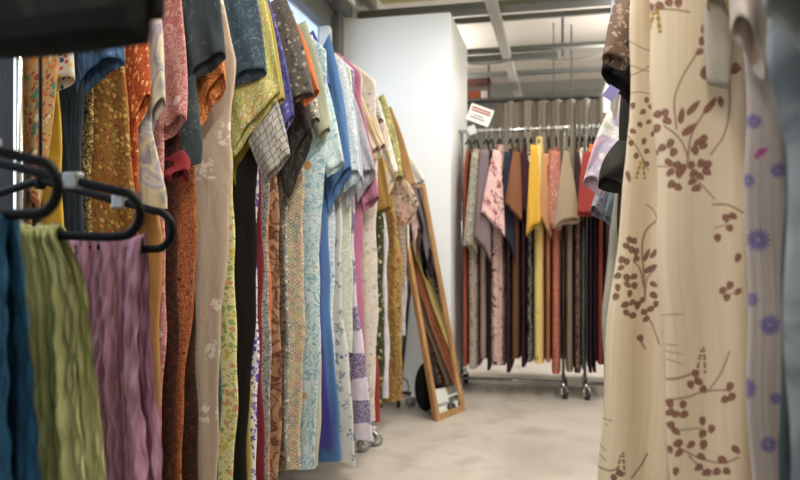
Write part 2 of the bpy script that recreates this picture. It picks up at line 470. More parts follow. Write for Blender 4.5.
rack('garment_rack', 'rolling rack on the right under the cream leaf print dresses', (.47, .45), (.47, 3.1), RAIL, .27, M['chrome'])

# ------------------------------------------------------------------ LEFT RACK GARMENTS
# y, sleeve(top,outer,inner) or None, edges, hem v, fabric, sleeve fabric, kind, label
def T(kind, cols, scale=20, **k): return (kind, cols.split(), scale, k)
LEFT = [
 # near end, behind the scarves
 (1.325, None, [(24,60),(24,480)], .35, T('plain','3a3a3c 29292b'), None, 'coat', 'plain dark grey coat behind the bright upright, nearest on the left rack'),
 (1.352, ((58,-60),(41,215),(22,215)), [(50,60),(41,110),(34,160),(32,480)], .35, T('floral','a8804c b4602a 4a7454 c8b890 b4742c 8a3424',44,dens=.46), None, 'dress', 'orange and green floral dress just right of the bright upright, beside the plain mustard dress'),
 (1.388, ((62,-60),(73,80),(49,92)), [(40,60),(36,480)], .3, T('plain','3a3230 2a2422'), T('floral','c8c2b4 b8404c 2f5f6b d8b040 3d3f7a d0c4b0',75,dens=.42), 'blouse', 'small bright multicolour floral sleeve hanging just under the charcoal trousers'),
 (1.42, None, [(56,90),(62,150),(64,215),(62,480)], .35, T('plain','d0ab26 b98f1a'), None, 'dress', 'plain mustard yellow dress behind the black hangers'),
 (1.47, ((96,-70),(123,60),(78,96)), [(84,95),(85,215),(82,480)], .35, T('crinkle','323d49 1d252e'), T('crinkle','4b6b90 2a4562'), 'dress', 'blue denim dress with a gathered short sleeve under the charcoal trousers'),
 (1.52, None, [(93,90),(95,215),(92,480)], .3, T('batik','1c1a18 c5a860 2a2622 8d6f3a',45), None, 'dress', 'narrow black and gold patterned dress edge behind the hangers'),
 (1.57, None, [(126,70),(131,130),(137,215),(134,480)], .3, T('floral','8a5f28 b0842e 9a421e 86823a c0a052 6a2c18',75,dens=.42), None, 'kaftan', 'ochre and rust small print kaftan behind the third black hanger'),
 (1.62, ((138,-60),(150,98),(132,134)), [(139,130),(140,480)], .3, T('floral','a8471c d08a3a c9a24a 8a3416 d8a860 7c2d14',70,dens=.4), None, 'blouse', 'rust orange blouse sleeve with yellow flowers, right of the denim sleeve'),
 (1.66, ((150,-40),(166,105),(143,136)), [(150,130),(160,165),(167,195)], 1.13, T('abstract','8d8993 b2a99f 98909b b8ac88 7d788a bfb7b0',11), T('abstract','a09aa2 bfb6aa 8f8896 c2b99a b0a8a8',8), 'blouse', 'translucent lilac grey short blouse with pale yellow smudges'),
 (1.71, None, [(138,60),(148,170),(164,236),(162,330),(158,480)], .16, T('plain','a87e46 946a34'), None, 'dress', 'plain tan ochre dress right of the purple scarf'),
 (1.755, ((178,-30),(187,122),(160,140)), [(160,60),(167,180),(166,330),(162,480)], .16, T('scroll','c8968e a8605e d6b8b0',26,dens=.46), None, 'kaftan', 'pink paisley kaftan with a square hanging sleeve'),
 (1.80, ((183,150),(187,180),(173,186)), [(179,180),(177,300),(173,480)], .16, T('batik','1c0f0c 351710 241009 4e2212',34), T('plain','8c2a30 701f26'), 'kaftan', 'dark brown batik kaftan with a small crimson cuff'),
 (1.845, ((196,-120),(226,56),(190,86)), [(190,40),(196,90),(201,146)], 1.27, T('sparse','3a4247 5f6a63 2a3036',22,dens=.4), None, 'blouse', 'charcoal teal short blouse with a wide square sleeve'),
 (1.90, ((205,-60),(226,84),(199,128)), [(196,150),(197,200),(193,300),(186,400),(182,480)], .16, T('scroll','80391c a8653a 522010',46,dens=.5), T('batik','a8501f c87530 7a3214 d08d4a',26), 'kaftan', 'burnt orange scroll print kaftan left of the long beige dress'),
 (1.938, None, [(186,150),(194,250),(197,330),(197,480)], .16, T('batik','1e120e 3a2018 2a1611 4c2c1c',40), None, 'dress', 'narrow dark brown lattice print dress between the burnt orange and beige ones'),
 (1.978, None, [(212,-40),(221,0),(229,30),(237,62),(233,110),(232,160),(230,200),(226,280),(222,340),(218,420),(216,480)], .16, T('sparse','b5a08c d8ccc0 c8b8a8',9,dens=.3), None, 'robe', 'long plain beige robe with faint pale flowers, widest on the left rack'),
 (2.052, ((232,-120),(266,72),(236,88)), [(222,300),(219,480)], .16, T('sparse','3b4c5a 6f8490 27343f',30,dens=.55), None, 'kaftan', 'slate blue kaftan sleeve with grey rose print, beside the beige robe'),
 (2.086, ((246,-80),(281,92),(233,156)), [(232,200),(236,280),(238,340),(236,410),(232,480)], .16, T('floral','cfc68c bfae3e c88a6a 8fa05a d6c49c 7f9450',38,dens=.42), T('batik','c9c088 b8a23c 98a860 cfc8a4 c08a62 b4a84a 8a9a58',15), 'kaftan', 'yellow and lime floral kaftan with a wide sleeve over the black dress'),
 (2.12, ((262,60),(290,156),(264,184)), [(226,300),(222,480)], .2, T('geo','aaa59e 3a3836',19), None, 'blouse', 'off white blouse sleeve with black broken grid lines'),
 (2.155, ((248,120),(258,152),(236,187)), [(258,165),(257,250),(253,350),(246,480)], .16, T('plain','1d1917 120f0e'), T('plain','9a8a2a 7c6d1e'), 'dress', 'plain black dress with an olive lined cuff'),
 (2.20, ((258,-40),(284,100),(262,130)), [(254,300),(250,480)], .16, T('plain','a8983e 8c7c30'), None, 'tunic', 'plain olive yellow tunic, only its shoulder showing between floral sleeves'),
 (2.245, ((264,-20),(294,116),(277,142)), [(258,300),(258,380),(258,480)], .16, T('floral','d6d3d2 4e49a0 5a4aa8 8a86b8 3c3688',45,dens=.45), T('floral','4c4a86 6a64b0 35326a 8f8aa8 2d2b58',45), 'kaftan', 'violet blue floral kaftan sleeve, white and violet at its skirt'),
 (2.285, None, [(261,200),(262,300),(264,480)], .16, T('plain','7c2027 5a151c'), None, 'dress', 'narrow dark red dress edge beside the white and violet skirt'),
 (2.32, ((283,-10),(314,94),(284,110)), [(268,170),(269,300),(270,480)], .16, T('speckle','8f8a84 4a4641 b8b2aa',130), T('floral','57504a 8a8078 3c3733 a09a90 6c645c',45), 'kaftan', 'taupe grey floral kaftan with a square sleeve above the black sleeve'),
 (2.365, ((287,5),(320,90),(304,108)), [(270,180),(271,330),(271,480)], .2, T('plain','d0733a b85a28'), None, 'kaftan', 'bright coral orange kaftan edging the taupe floral sleeve'),
 (2.41, None, [(277,170),(279,250),(282,330),(281,420),(279,480)], .16, T('abstract','7a5138 a57c5c 5f3c28 b08868 8b6244',16), None, 'kaftan', 'soft brown kaftan with pale brown blooms, left of the scallop print'),
 (2.455, ((300,90),(313,138),(288,198)), [(284,190),(285,330),(286,480)], .2, T('batik','2b2522 55483c 1c1816 6d5c48',24), T('sparse','2e2a28 6a6058 171514',22,dens=.5), 'kaftan', 'black brown kaftan with a wide folded sleeve open at the hem'),
 (2.50, ((292,8),(320,120),(306,135)), [(288,300),(289,480)], .2, T('speckle','8a857c c9c4ba 5f5b55',70), None, 'tunic', 'grey tunic with small pale dots, shoulder above the black brown sleeve'),
 (2.545, None, [(302,150),(304,195),(304,260),(303,340),(302,420),(300,470)], .16, T('scallop','cfc4b0 a0523a 35584e b88a3c 6a3c30 80883c',46), None, 'dress', 'dress in small multicolour scallop print with cream ground'),
 (2.59, ((304,12),(330,130),(318,140)), [(300,300),(298,450)], .2, T('plain','a3a48e 8d8e78'), None, 'tunic', 'plain sage grey tunic shoulder left of the indigo one'),
 (2.635, None, [(327,60),(328,110),(325,160),(321,210),(320,300),(319,380),(316,466)], .14, T('scroll','c4d2d4 7fa3b0 b98a58',19,dens=.38), None, 'dress', 'pale aqua dress with swirling vines and small orange flowers'),
 (2.68, ((312,34),(344,162),(327,178)), [(320,300),(321,380),(320,468)], .145, T('plain','bdb8a4 a8a28c'), T('scroll','a5c4cc d2dfdf 8cb0bc',40,dens=.5), 'tunic', 'pale aqua lace print tunic sleeve lying over the plain blue dress'),
 (2.725, ((312,25),(331,90),(322,110)), [(320,280),(324,340),(328,390),(334,446)], .2, T('plain','4a4696 3b3880'), None, 'dress', 'plain indigo violet dress, shorter than the blue one behind it'),
 (2.78, ((330,34),(352,170),(328,212)), [(326,215),(329,270),(332,330),(337,400),(342,456)], .13, T('plain','5278a8 446898'), None, 'dress', 'plain cornflower blue dress with a short wide sleeve'),
 (2.83, ((342,58),(360,176),(343,194)), [(334,300),(336,450)], .3, T('scroll','a8b8c8 d8dee2 7f95b0',44,dens=.5), None, 'blouse', 'ice blue lace print blouse sleeve right of the blue dress'),
 (2.89, ((345,62),(363,182),(346,206)), [(341,210),(343,300),(350,390),(357,458)], .09, T('sparse','c9cbc4 7f8f8a 5d5f8f',16,dens=.4), T('plain','b6bac2 9da3b0'), 'dress', 'white dress with scattered small green and violet sprigs'),
 (2.95, None, [(352,190),(351,260),(352,340)], .55, T('scroll','b3b9ac c9cbc0',30,dens=.5), None, 'blouse', 'pale mint blouse between the white sprig dress and the pink one'),
 (3.01, ((340,60),(376,172),(357,202)), [(354,230),(360,320),(368,390),(376,446)], .155, T('patch','cfc8d0 5d4f74 a79bb4 b9aec0',9.5), T('scroll','b6b4be 96949f',30,dens=.5), 'dress', 'white dress with purple batik patches at the end of the long rack'),
 (3.07, ((352,70),(379,198),(364,212)), [(362,200),(363,260),(364,330)], .3, T('plain','b3708c 9c5c78'), None, 'dress', 'plain rose pink dress with a drooping sleeve'),
 (3.13, ((345,62),(380,150),(368,165)), [(362,260),(366,400)], .3, T('stripe','c8bc94 a89468 d0c8b4 b89c6c 9a8a7c',50), None, 'tunic', 'cream and straw striped tunic shoulder, left of the white grey one'),
 (3.19, ((356,72),(386,150),(374,165)), [(377,215),(377,300),(376,400),(375,440)], .2, T('floral','c4bab2 b4a2a0 a8a08a cfc6ba 9c9098 b8a890',30), T('stripe','c4b08a a8906a d0c4b0 9c8078',50), 'dress', 'cream grey dress with cloudy pale pattern, beside the green floral'),
 (3.26, None, [(371,225),(373,330),(379,372),(381,400)], .18, T('plain','8f3029 8c2a24'), None, 'skirt', 'small plain red skirt hem showing between the cream grey dress and the green floral dress'),
 (3.52, ((362,66),(384,122),(366,130)), [(376,300),(378,415)], .2, T('geo','d0ccc8 26262a',22), None, 'blouse', 'black and white blouse shoulder against the white column'),
 (3.58, ((368,90),(391,208),(375,216)), [(384,225),(384,320),(383,412)], .17, T('floral','3f4432 8a8a52 b8a878 5f6e3a c0b48a 26291e',40), T('plain','a88444 927034'), 'dress', 'dark green and black floral dress with a mustard cuff'),
 (3.66, ((373,84),(398,170),(378,222)), [(388,240),(389,415)], .2, T('abstract','c8c4cc b2adb8',12), T('abstract','cfc9cc d8d0c0 b8b0b8 cdb86a d5d0ce',14), 'blouse', 'pale grey white blouse sleeve with yellow touches at its tip'),
 (3.76, ((384,94),(403,178),(386,190)), [(395,222),(396,320),(396,420)], .16, T('floral','80602e a08440 6a4c20 8a4a2e a8904c 5c3c1c',60,dens=.42), T('floral','8f8a58 b8ae6a 6f6a40 c8c08a 5a5636',40), 'dress', 'golden brown batik dress with an olive floral sleeve'),
 (3.85, None, [(401,260),(402,340),(402,408)], .14, T('floral','a08444 8c3038 b0984e 9a4444 b8a468 7c2a34',30), None, 'dress', 'gold dress with crimson flowers beside the chrome caster'),
 (3.895, ((404,178),(419,206),(400,238)), [(405,225),(406,280)], .8, T('geo','a89484 4a4a3c',16), T('floral','b89a88 4a5a44 c8705a d8c0b0 3c3a34',30), 'blouse', 'patchwork print blouse sleeve in pink and green before the mirror'),
 (3.94, ((391,106),(415,184),(398,200)), [(406,225),(406,330)], .5, T('abstract','9c9aa8 b8b4bc 8a8898',14), T('plain','a9814e 8e6a3c'), 'dress', 'lavender grey dress with a tan brown pointed sleeve'),
 (3.98, ((392,112),(415,182),(402,205)), [(408,225),(408,300)], .7, T('plain','5a4234 46342a'), T('plain','5a4234 46342a'), 'tunic', 'dark brown tunic edge behind the tan sleeve'),
 (4.02, ((404,150),(425,182),(408,188)), [(408,225),(408,260)], .9, T('plain','d8d6cf c4c2bb'), None, 'blouse', 'white sheer blouse at the far end, its cuff over the mirror top'),
]
OPEN = {(258,152): .06, (313,138): .09, (352,170): .05, (360,176): .06, (363,182): .07, (376,172): .07, (226,84): .05, (226,56): .03}
RNG = random.Random(7)
ys = [r[0] for r in LEFT]
for i, (y, sl, edges, hem, fab, sfab, kind, label) in enumerate(LEFT):
    gaps = []
    if i: gaps.append(y-ys[i-1])
    if i+1 < len(ys): gaps.append(ys[i+1]-y)
    th = min(.04, .5*min(gaps))*.94
    rng = random.Random(100+i)
    O = np.array([0, y, 0.]); W = np.array([1., 0, 0]); N = np.array([0, 1., 0])
    if y > 3.4: edges = [(edges[0][0]-16, 105)]+edges
    pts = [P(u, v, y) for u, v in edges]
    ez = [p[2] for p in pts]; ex = [p[0] for p in pts]
    topz = RAIL-.05-rng.uniform(0, .02)
    lastshort = y > 3.6
    if lastshort: topz -= .02
    wo = lambda z, a=ez, b=ex: float(smooth_interp(z, a, b))
    wi = lambda z: -1.425+.02*math.sin(z*3+i)
    root = empty(kind, (-1.22, y, topz), label, kind, 'garments on the left racks')
    mat = fabric(*fab[:3], name=kind, **fab[3])
    b = body_mesh('body', topz, hem, wo, wi, th*1.0, (O, W, N), rng, mat=mat)
    adopt(b, root)
    if sl:
        (tu, tv), (ou, ov), (iu, iv) = sl
        so, to, ti = P(tu, tv, y), P(ou, ov, y), P(iu, iv, y)
        # shoulder never above the hanger
        if so[2] > topz-.02:
            k = (topz-.02-to[2])/(so[2]-to[2]); so = to+(so-to)*k
        si = ti+(so-to)*.98; si[2] = min(si[2], so[2]-.05); si[0] = min(si[0], so[0]-.1)
        s = sleeve_mesh('sleeve', so, si, to, ti, N, th*.7, max(th*1.0, .02), rng, fabric(*sfab[:3], name=kind, **sfab[3]) if sfab else mat, opening=OPEN.get((ou, ov)))
        adopt(s, root)

# ------------------------------------------------------------------ BACK RACK GARMENTS
YB = 4.68
BACK = [
 # u0,u1 at mid height, hem v, top v, fabric, sleeve corners (tl,tr,bl,br) or None, sleeve fabric, kind, label
 (461,467,376,150, T('plain','a5543a 8a4430'), None, None, 'dress', 'coral brown dress first on the back rack beside the column'),
 (466,478,374,150, T('sparse','b8a49c 3a3036 8c6a66',14,dens=.55), ((470,150),(477,150),(463,246),(477,254)), T('floral','9a9484 c0b8a4 6c6658 857e70',40), 'dress', 'grey pink dress with black blotches and a grey beige patterned sleeve'),
 (478,487,372,150, T('plain','a08a80 8a746c'), ((479,148),(487,148),(474,238),(491,262)), T('plain','7d6a70 695a60'), 'dress', 'dusty beige dress with a wide mauve grey sleeve'),
 (486,490,372,152, T('plain','1d1a1b 131112'), None, None, 'dress', 'thin black dress between the mauve sleeve and the pink floral'),
 (488,505,376,146, T('sparse','d2b0aa 561626 6e2434',10,dens=.55), ((492,147),(499,150),(481,212),(505,238)), T('sparse','cfaaa6 6a1c30 8c4652',10,dens=.45), 'kimono', 'pale pink kimono with burgundy blossoms'),
 (505,511,374,150, T('batik','2a1c20 54343a 1c1418',40), ((503,150),(510,150),(503,232),(516,262)), T('plain','2b3040 1e2230'), 'dress', 'dark plum dress with a shiny navy sleeve'),
 (510,520,368,148, T('plain','6b4630 5a3a28'), ((512,150),(519,150),(505,205),(522,222)), T('plain','7a4e32 663f28'), 'tunic', 'cinnamon brown tunic with a flared sleeve'),
 (520,526,376,146, T('plain','3c1a2a 2c121e'), ((520,150),(527,150),(518,210),(528,214)), T('plain','3a1824 2a101a'), 'dress', 'plain dark aubergine dress left of the black floral'),
 (526,533,374,150, T('sparse','141214 d8cfc8 a89a94',17,dens=.55), ((526,150),(533,152),(525,208),(538,212)), T('sparse','121012 e0d8d0 a09088',17,dens=.5), 'dress', 'black dress with white flowers beside the yellow one'),
 (532,545,372,138, T('sparse','d8bd72 c9a030 6a5a3a',7,dens=.18), ((530,142),(537,144),(526,236),(541,222)), T('plain','c79a26 b08420'), 'dress', 'yellow dress with a mustard sleeve and a sprig near its hem'),
 (545,551,374,150, T('plain','a8663c 8e5430'), ((543,152),(549,152),(539,216),(552,240)), T('plain','c08a60 a87450'), 'dress', 'apricot brown dress next to the yellow one'),
 (551,561,374,148, T('floral','a8604e 8a3a30 c08a74 d0a890 74302a',75), ((550,148),(560,150),(549,228),(561,230)), T('floral','a8685a c09a88 8a4438 cdb0a0 985448',75), 'kaftan', 'coral kaftan in a fine floral print left of the khaki one'),
 (565.5,574,372,148, T('plain','857260 75634f'), ((564,148),(569,150),(553,228),(580,222)), T('plain','94816a 826f5a'), 'kaftan', 'plain khaki kaftan with a big triangular sleeve'),
 (574,582,374,150, T('sparse','3c2a20 b89a84 6a4a36',22,dens=.6), ((576,150),(580,150),(575,222),(584,228)), T('plain','3a2620 2b1c18'), 'dress', 'dark brown dress with beige blossoms right of the khaki kaftan'),
 (581.5,584.5,374,150, T('stripe','5f6470 2a2a33 7a7f8a 201f28',40), ((580,146),(584,146),(579,188),(583,194)), T('sparse','d0c8c0 5a4a48 a08a84',20,dens=.5), 'dress', 'thin blue grey striped dress with a white print cuff'),
 (589,593,376,150, T('plain','2a2030 1e1724'), ((583,150),(596,150),(577,215),(597,218)), T('plain','8a3029 742621'), 'dress', 'dark navy plum dress with a brick red sleeve'),
 (593.5,597,376,150, T('plain','301a22 231219'), None, None, 'dress', 'blackish maroon dress right of the brick red sleeve'),
 (597,605,374,148, T('plain','7c3626 682c20'), ((590,142),(604,142),(589,164),(603,168)), T('stripe','b85a2c 8a3a1e d07a40 c86830',60), 'dress', 'rust red dress with an orange striped shoulder'),
 (605,612,376,150, T('plain','4a2a2c 38201f'), None, None, 'dress', 'deep wine dress at the edge of the cream dresses'),
 (612,622,376,150, T('plain','5a4a4c 463a3c'), None, None, 'dress', 'smoky mauve dress on the back rack behind the cream dresses'),
]
hooks = []
for i, (u0, u1, hv, tv, fab, sl, sfab, kind, label) in enumerate(BACK):
    x0, x1 = P(u0, 300, YB)[0], P(u1, 300, YB)[0]
    xc = (x0+x1)/2; th = (x1-x0)/2
    rng = random.Random(500+i)
    zt = P((u0+u1)/2, tv, 4.95)[2]; zh = P((u0+u1)/2, hv-rng.choice([0, 2, 5, 9, 12]), YB)[2]
    zt = min(zt, 1.78)
    root = empty(kind, (xc, 4.95, zt), label, kind, 'garments on the back rack')
    mat = fabric(*fab[:3], name=kind, **fab[3])
    fw = .27-.02*rng.random()
    b = body_mesh('body', zt, zh, lambda z: fw-.04*max(0, (z-1.3)/.4), lambda z: -.24, th*1.02, (np.array([xc, 4.95, 0]), np.array([0, -1., 0]), np.array([1., 0, 0])), rng, mat=mat, nv=44, nc=48, folds=1.0, pw=.9)
    adopt(b, root)
    if sl:
        Ys = YB-.035-(.11 if abs(sl[3][0]-sl[2][0]) > 14.5 else 0)-.05*(i % 2)
        tl, tr, bl, br = [P(*q, Ys) for q in sl]
        tl[1] += .1; tr[1] += .1
        s = sleeve_mesh('sleeve', tr, tl, br, bl, (0, -1., 0), .010, .024, rng, fabric(*sfab[:3], name=kind, **sfab[3]), bulge=.006, nr=20, nc=30)
        adopt(s, root)
    hooks.append((xc, zt))

# hangers on the back rail
def hanger_proto():
    r = empty('clothes_hanger', (0, 4.95, 1.82), 'steel hanger hook looped over the chrome back rail', 'hanger', 'hooked hangers on the back rail')
    pts = [(0, .0, -.06)]+[(0, -.0188*math.sin(a), .0008+.0188*math.cos(a)) for a in np.linspace(math.pi*.9, -math.pi*.55, 14)]
    mesh = MB().tube(pts, .0035, 8).build('hook', M['hook'], r, smooth=True)
    arm = MB().tube([(0, -.19, -.115), (0, -.1, -.085), (0, 0, -.06), (0, .1, -.085), (0, .19, -.115)], .006, 8).build('shoulder_bar', M['black'], r, smooth=True)
    return r, [mesh, arm]
hp, hparts = hanger_proto()
for i, (xc, zt) in enumerate(hooks):
    if i == 0: hp.location.x = xc; continue
    r = hp.copy(); COL.objects.link(r); r.location = (xc, 4.95, 1.82)
    for c in hparts:
        d = c.copy(); COL.objects.link(d); d.parent = r

# ------------------------------------------------------------------ SCARVES, TROUSERS, NEAR HANGERS
NR_X = -.816
nrx = lambda y: NR_X-.1545*(y-.70)
def near_hanger(y, zc, xe, label, tilt=0.0, half=.215):
    """tubular black hanger, long axis across the rail, rounded loop at its aisle end"""
    xr = nrx(y); half = xe-xr
    r = empty('clothes_hanger', (xr, y, zc), label, 'hanger', 'black plastic hangers on the scarf rail')
    pts = []
    z1 = zc-.035; hh = .03
    top = lambda x: zc+.055-(abs(x)/half)*.062
    for x in np.linspace(0, half-.03, 10): pts.append((xr+x, y+tilt*x, top(x)))
    c0 = half-.03
    zt = top(c0); zb = zc-.062
    for a in np.linspace(80, -80, 12):
        q = math.radians(a); pts.append((xr+c0+.03*math.cos(q), y+tilt*c0, (zt+zb)/2+(zt-zb)/2*math.sin(q)))
    for x in np.linspace(half-.05, -(half-.05), 14): pts.append((xr+x, y+tilt*x, zb+.004*math.cos(x*8)))
    for a in np.linspace(-80, 80, 12):
        q = math.radians(a); pts.append((xr-c0-.03*math.cos(q), y-tilt*c0, (zt+zb)/2+(zt-zb)/2*math.sin(q)))
    for x in np.linspace(-(half-.03), -.01, 9): pts.append((xr+x, y+tilt*x, top(x)))
    adopt(MB().tube(pts, .0068, 10, closed=True).build('frame', M['black'], smooth=True), r)
    hk = [(xr, y, zc+.05), (xr, y, zc+.11), (xr, y, 1.375)]
    zc2 = 1.42
    for a in np.linspace(-90, 150, 14):
        q = math.radians(a); hk.append((xr+.02*math.cos(q), y, zc2-.006+.021*math.sin(q)))
    adopt(MB().tube(hk, .0032, 8).build('hook', M['black'], smooth=True), r)
    adopt(MB().tube([(xr, y, zc+.04), (xr, y, zc+.075)], .009, 10).build('neck', M['black'], smooth=True), r)
    nx = xr+half*.62
    adopt(MB().box((nx-.012, y-.009, top(half*.62)-.011), (nx+.012, y+.009, top(half*.62)+.012)).build('size_clip', M['steel'], bevel=.003), r)
    return xr
def scarf(y, left, right, zt, z1, cols, label, amp=.0085, nrow=90):
    """pleated cloth folded over the hanger bar; left/right: edge points (u,v)"""
    rng = random.Random(int(y*1000))
    lp = [P(u, v, y) for u, v in left]; rp = [P(u, v, y) for u, v in right]
    lz, lx = [p[2] for p in lp], [p[0] for p in lp]; rz, rx = [p[2] for p in rp], [p[0] for p in rp]
    nc = 120; half = nc//2
    V = []; UV = []
    ph = [rng.uniform(0, 6.28) for _ in range(8)]
    zs = np.linspace(zt, z1, nrow)
    rows = list(zs[::-1])
    prof = [(z, -1) for z in rows]+[(zt+.006, -.5), (zt+.009, 0), (zt+.006, .5)]+[(z, 1) for z in zs]
    m = 90
    for z, side in prof:
        a, b = float(smooth_interp(z, lz, lx)), float(smooth_interp(z, rz, rx))
        t = np.linspace(0, 1, m)
        x = a+(b-a)*t
        d = min(1, (zt+.01-z)/.25)
        wv = 0.9*math.sin(z*5+ph[6])
        tw = t+.03*np.sin(t*9+z*4+ph[7])+.02*np.sin(z*9+t*17+ph[3])
        f = (np.sin(tw*19+ph[0]+wv)+.75*np.sin(tw*43+ph[1]-1.5*wv+z*5)+.55*np.sin(tw*71+ph[2]+z*8+wv*2)+.3*np.sin(tw*120+ph[5]-z*12))*amp*.85*(.4+.6*d)
        f = f+.0035*np.sin(tw*38+z*52+ph[3])*np.sin(z*37+t*11+ph[4])+.002*np.sin(tw*80-z*90+ph[6])
        thk = .010+.012*d
        yy = y+side*thk+f*(1 if side <= 0 else .7)
        zz = z+.004*np.sin(t*20+ph[5])
        for j in range(m):
            V.append((x[j], yy[j], zz[j])); UV.append((t[j]*.3, z if side < 0 else -z))
    o = mesh_obj('scarf', V, grid_faces(len(prof), m, False), fabric('crinkle', cols.split(), name='scarf'), uvs=UV)
    return tag(o, label, 'scarf', 'crinkled scarves on the near rail')
zH = [1.125, 1.118, 1.102]
near_hanger(.70, 1.142, P(58, 170, .70)[0], 'black plastic hanger nearest the left edge, holding the teal scarf', .0)
near_hanger(.86, 1.117, P(140, 200, .86)[0], 'black plastic hanger holding the green scarf, middle of the three', .0)
near_hanger(1.03, 1.097, P(172, 210, 1.03)[0], 'black plastic hanger holding the purple scarf, third from the left edge', .0)
scarf(.70, [(-60,200),(-60,480)], [(8,210),(16,270),(22,330),(25,480)], 1.071, .42, '23597c 163f5a', 'teal blue crinkled scarf at the left edge of the rail')
scarf(.86, [(8,215),(18,300),(24,400),(28,480)], [(57,215),(63,240),(77,275),(82,330),(87,400),(94,480)], 1.062, .42, 'c6c58c 9a9d60', 'lime green crinkled scarf between the teal and purple scarves')
scarf(1.03, [(56,220),(60,480)], [(144,220),(145,260),(146,330),(150,400),(153,480)], 1.05, .42, 'c294aa 95667e', 'mauve purple crinkled scarf beside the tan dress')
# the scarf rail and its posts
nrk = empty('scarf_rail', (-.72, .8, 0), 'black rail on drop rods that the crinkled scarves hang from, behind the charcoal trousers', 'clothes rail')
adopt(MB().tube([(nrx(.66), .66, 1.42), (nrx(1.05), 1.05, 1.42)], .011, 12).build('rail', M['black'], smooth=True), nrk)
for yy_ in (.67, 1.045):
    adopt(MB().tube([(nrx(yy_), yy_, 1.42), (nrx(yy_), yy_, CEIL)], .007, 10).build('drop_rod', M['black'], smooth=True), nrk)
# charcoal trousers folded over a hanger
tr = empty('trousers', (-.7, .6, 1.24), 'charcoal grey trousers folded over the rail, blurred in the top left corner', 'trousers')
def folded(name, y, x0, x1, z0, z1, mat, root, thk=.02, slope=0.0):
    V = []; UV = []; m = 60; nr = 40
    zs = np.linspace(z1, z0, nr)
    prof = [(z, -1) for z in zs[::-1]]+[(z, 1) for z in zs]
    for z, s in prof:
        for t in np.linspace(0, 1, m):
            x = x0+(x1-x0)*t
            e = min(1, (z-min(z0, z1))/.012); ed = min(1, t/.06, (1-t)/.06)
            V.append((x, y+s*thk*math.sqrt(max(0, e))*math.sqrt(max(0.02, ed))+.004*math.sin(t*9+z*14), z+slope*(t-.5)+.003*math.sin(t*14)))
            UV.append((x, z*s))
    o = mesh_obj(name, V, grid_faces(len(prof), m, False), mat, uvs=UV); adopt(o, root); return o
cf = fabric('abstract', ['1c1c1c', '121213', '252524', '161617'], 9, name='trousers')
hz = P(80, 50, .6)[2]
folded('leg', .6, -1.0, P(146, 20, .6)[0], 1.62, hz, cf, tr, .022, .004)
folded('turn_up', .602, -1.0, P(145, 20, .6)[0], hz+.03, hz-.002, fabric('plain', ['060606', '040404'], name='trousers'), tr, .026, .004)
hr = empty('hanging_rail', (-.7, .6, 1.62), 'dark bar on drop rods that the charcoal trousers are folded over', 'clothes rail')
adopt(MB().tube([(-1.06, .606, 1.632), (-.36, .606, 1.632)], .011, 10).build('bar', M['black'], smooth=True), hr)
for xx_ in (-1.04, -.38): adopt(MB().tube([(xx_, .606, 1.632), (xx_, .606, CEIL)], .006, 8).build('drop_rod', M['black'], smooth=True), hr)
folded('leg', .632, -.95, P(162, 10, .632)[0], 1.62, P(150, 22, .632)[2], fabric('abstract', ['4a4744', '2e2c2b', '5c5652'], 9, name='trousers'), tr, .012, .0)

# ------------------------------------------------------------------ RIGHT RACK
def leafmask(U, V, stamps):
    """brown print: ellipses (leaves with a pale vein) and strokes, given in a flat layout"""
    col = np.zeros(U.shape); yel = np.zeros(U.shape)
    for s in stamps:
        if s[0] == 'leaf':
            _, u, v, a, b, ang = s
            q = math.radians(ang); du, dv = U-u, V-v
            x = du*math.cos(q)+dv*math.sin(q); y = -du*math.sin(q)+dv*math.cos(q)
            e = np.hypot(x/a, y/(b*(1-.25*np.clip(x/a, -1, 1))))
            m = np.clip((1.06-e)/.14, 0, 1)
            m *= 1-.35*np.clip(1-np.abs(y)/.5, 0, 1)*(np.abs(x) < a*.8)
            col = np.maximum(col, m)
        elif s[0] in ('line', 'yline'):
            _, pts, w = s
            d = np.full(U.shape, 1e9)
            pp = spline(pts)
            for (ax, ay), (bx, by) in zip(pp[:-1], pp[1:]):
                lx, ly = bx-ax, by-ay; L2 = lx*lx+ly*ly+1e-9
                t = np.clip(((U-ax)*lx+(V-ay)*ly)/L2, 0, 1)
                d = np.minimum(d, np.hypot(U-ax-t*lx, V-ay-t*ly))
            m = np.clip((w-d)/.8+.5, 0, 1)*.85
            if s[0] == 'line': col = np.maximum(col, m)
            else: yel = np.maximum(yel, m)
        elif s[0] == 'dot':
            _, u, v, r, y = s
            m = np.clip((r-np.hypot(U-u, V-v))/.8+.5, 0, 1)
            if y: yel = np.maximum(yel, m)
            else: col = np.maximum(col, m)
    return col, yel
def spline(pts, n=10):
    p = [np.array(q, float) for q in pts]
    if len(p) < 3: return [tuple(q) for q in p]
    p = [2*p[0]-p[1]]+p+[2*p[-1]-p[-2]]; o = []
    for i in range(1, len(p)-2):
        for t in np.linspace(0, 1, n, endpoint=(i == len(p)-3)):
            a, b, c, d = p[i-1:i+3]
            o.append(tuple(.5*((2*b)+(-a+c)*t+(2*a-5*b+4*c-d)*t*t+(-a+3*b-3*c+d)*t**3)))
    return o
def leaves(lst, a=5.2, b=3.7):
    r = random.Random(3); o = []
    for e in lst:
        o.append(('leaf', e[0], e[1], a*r.uniform(.85, 1.1), b*r.uniform(.85, 1.1), e[2] if len(e) > 2 else r.uniform(20, 160)))
    return o
def fern(u, v, h, yellow=False, s=1.0):
    o = []
    for k in range(6):
        y = v+h*k/5
        for q in (-1, 1): o.append(('dot', u+q*(1.5+k*.55)*s-k*.3, y+(k % 2)*1.0, 1.5*s, yellow))
    o.append(('dot', u+1, v-3, 1.4*s, yellow)); return o
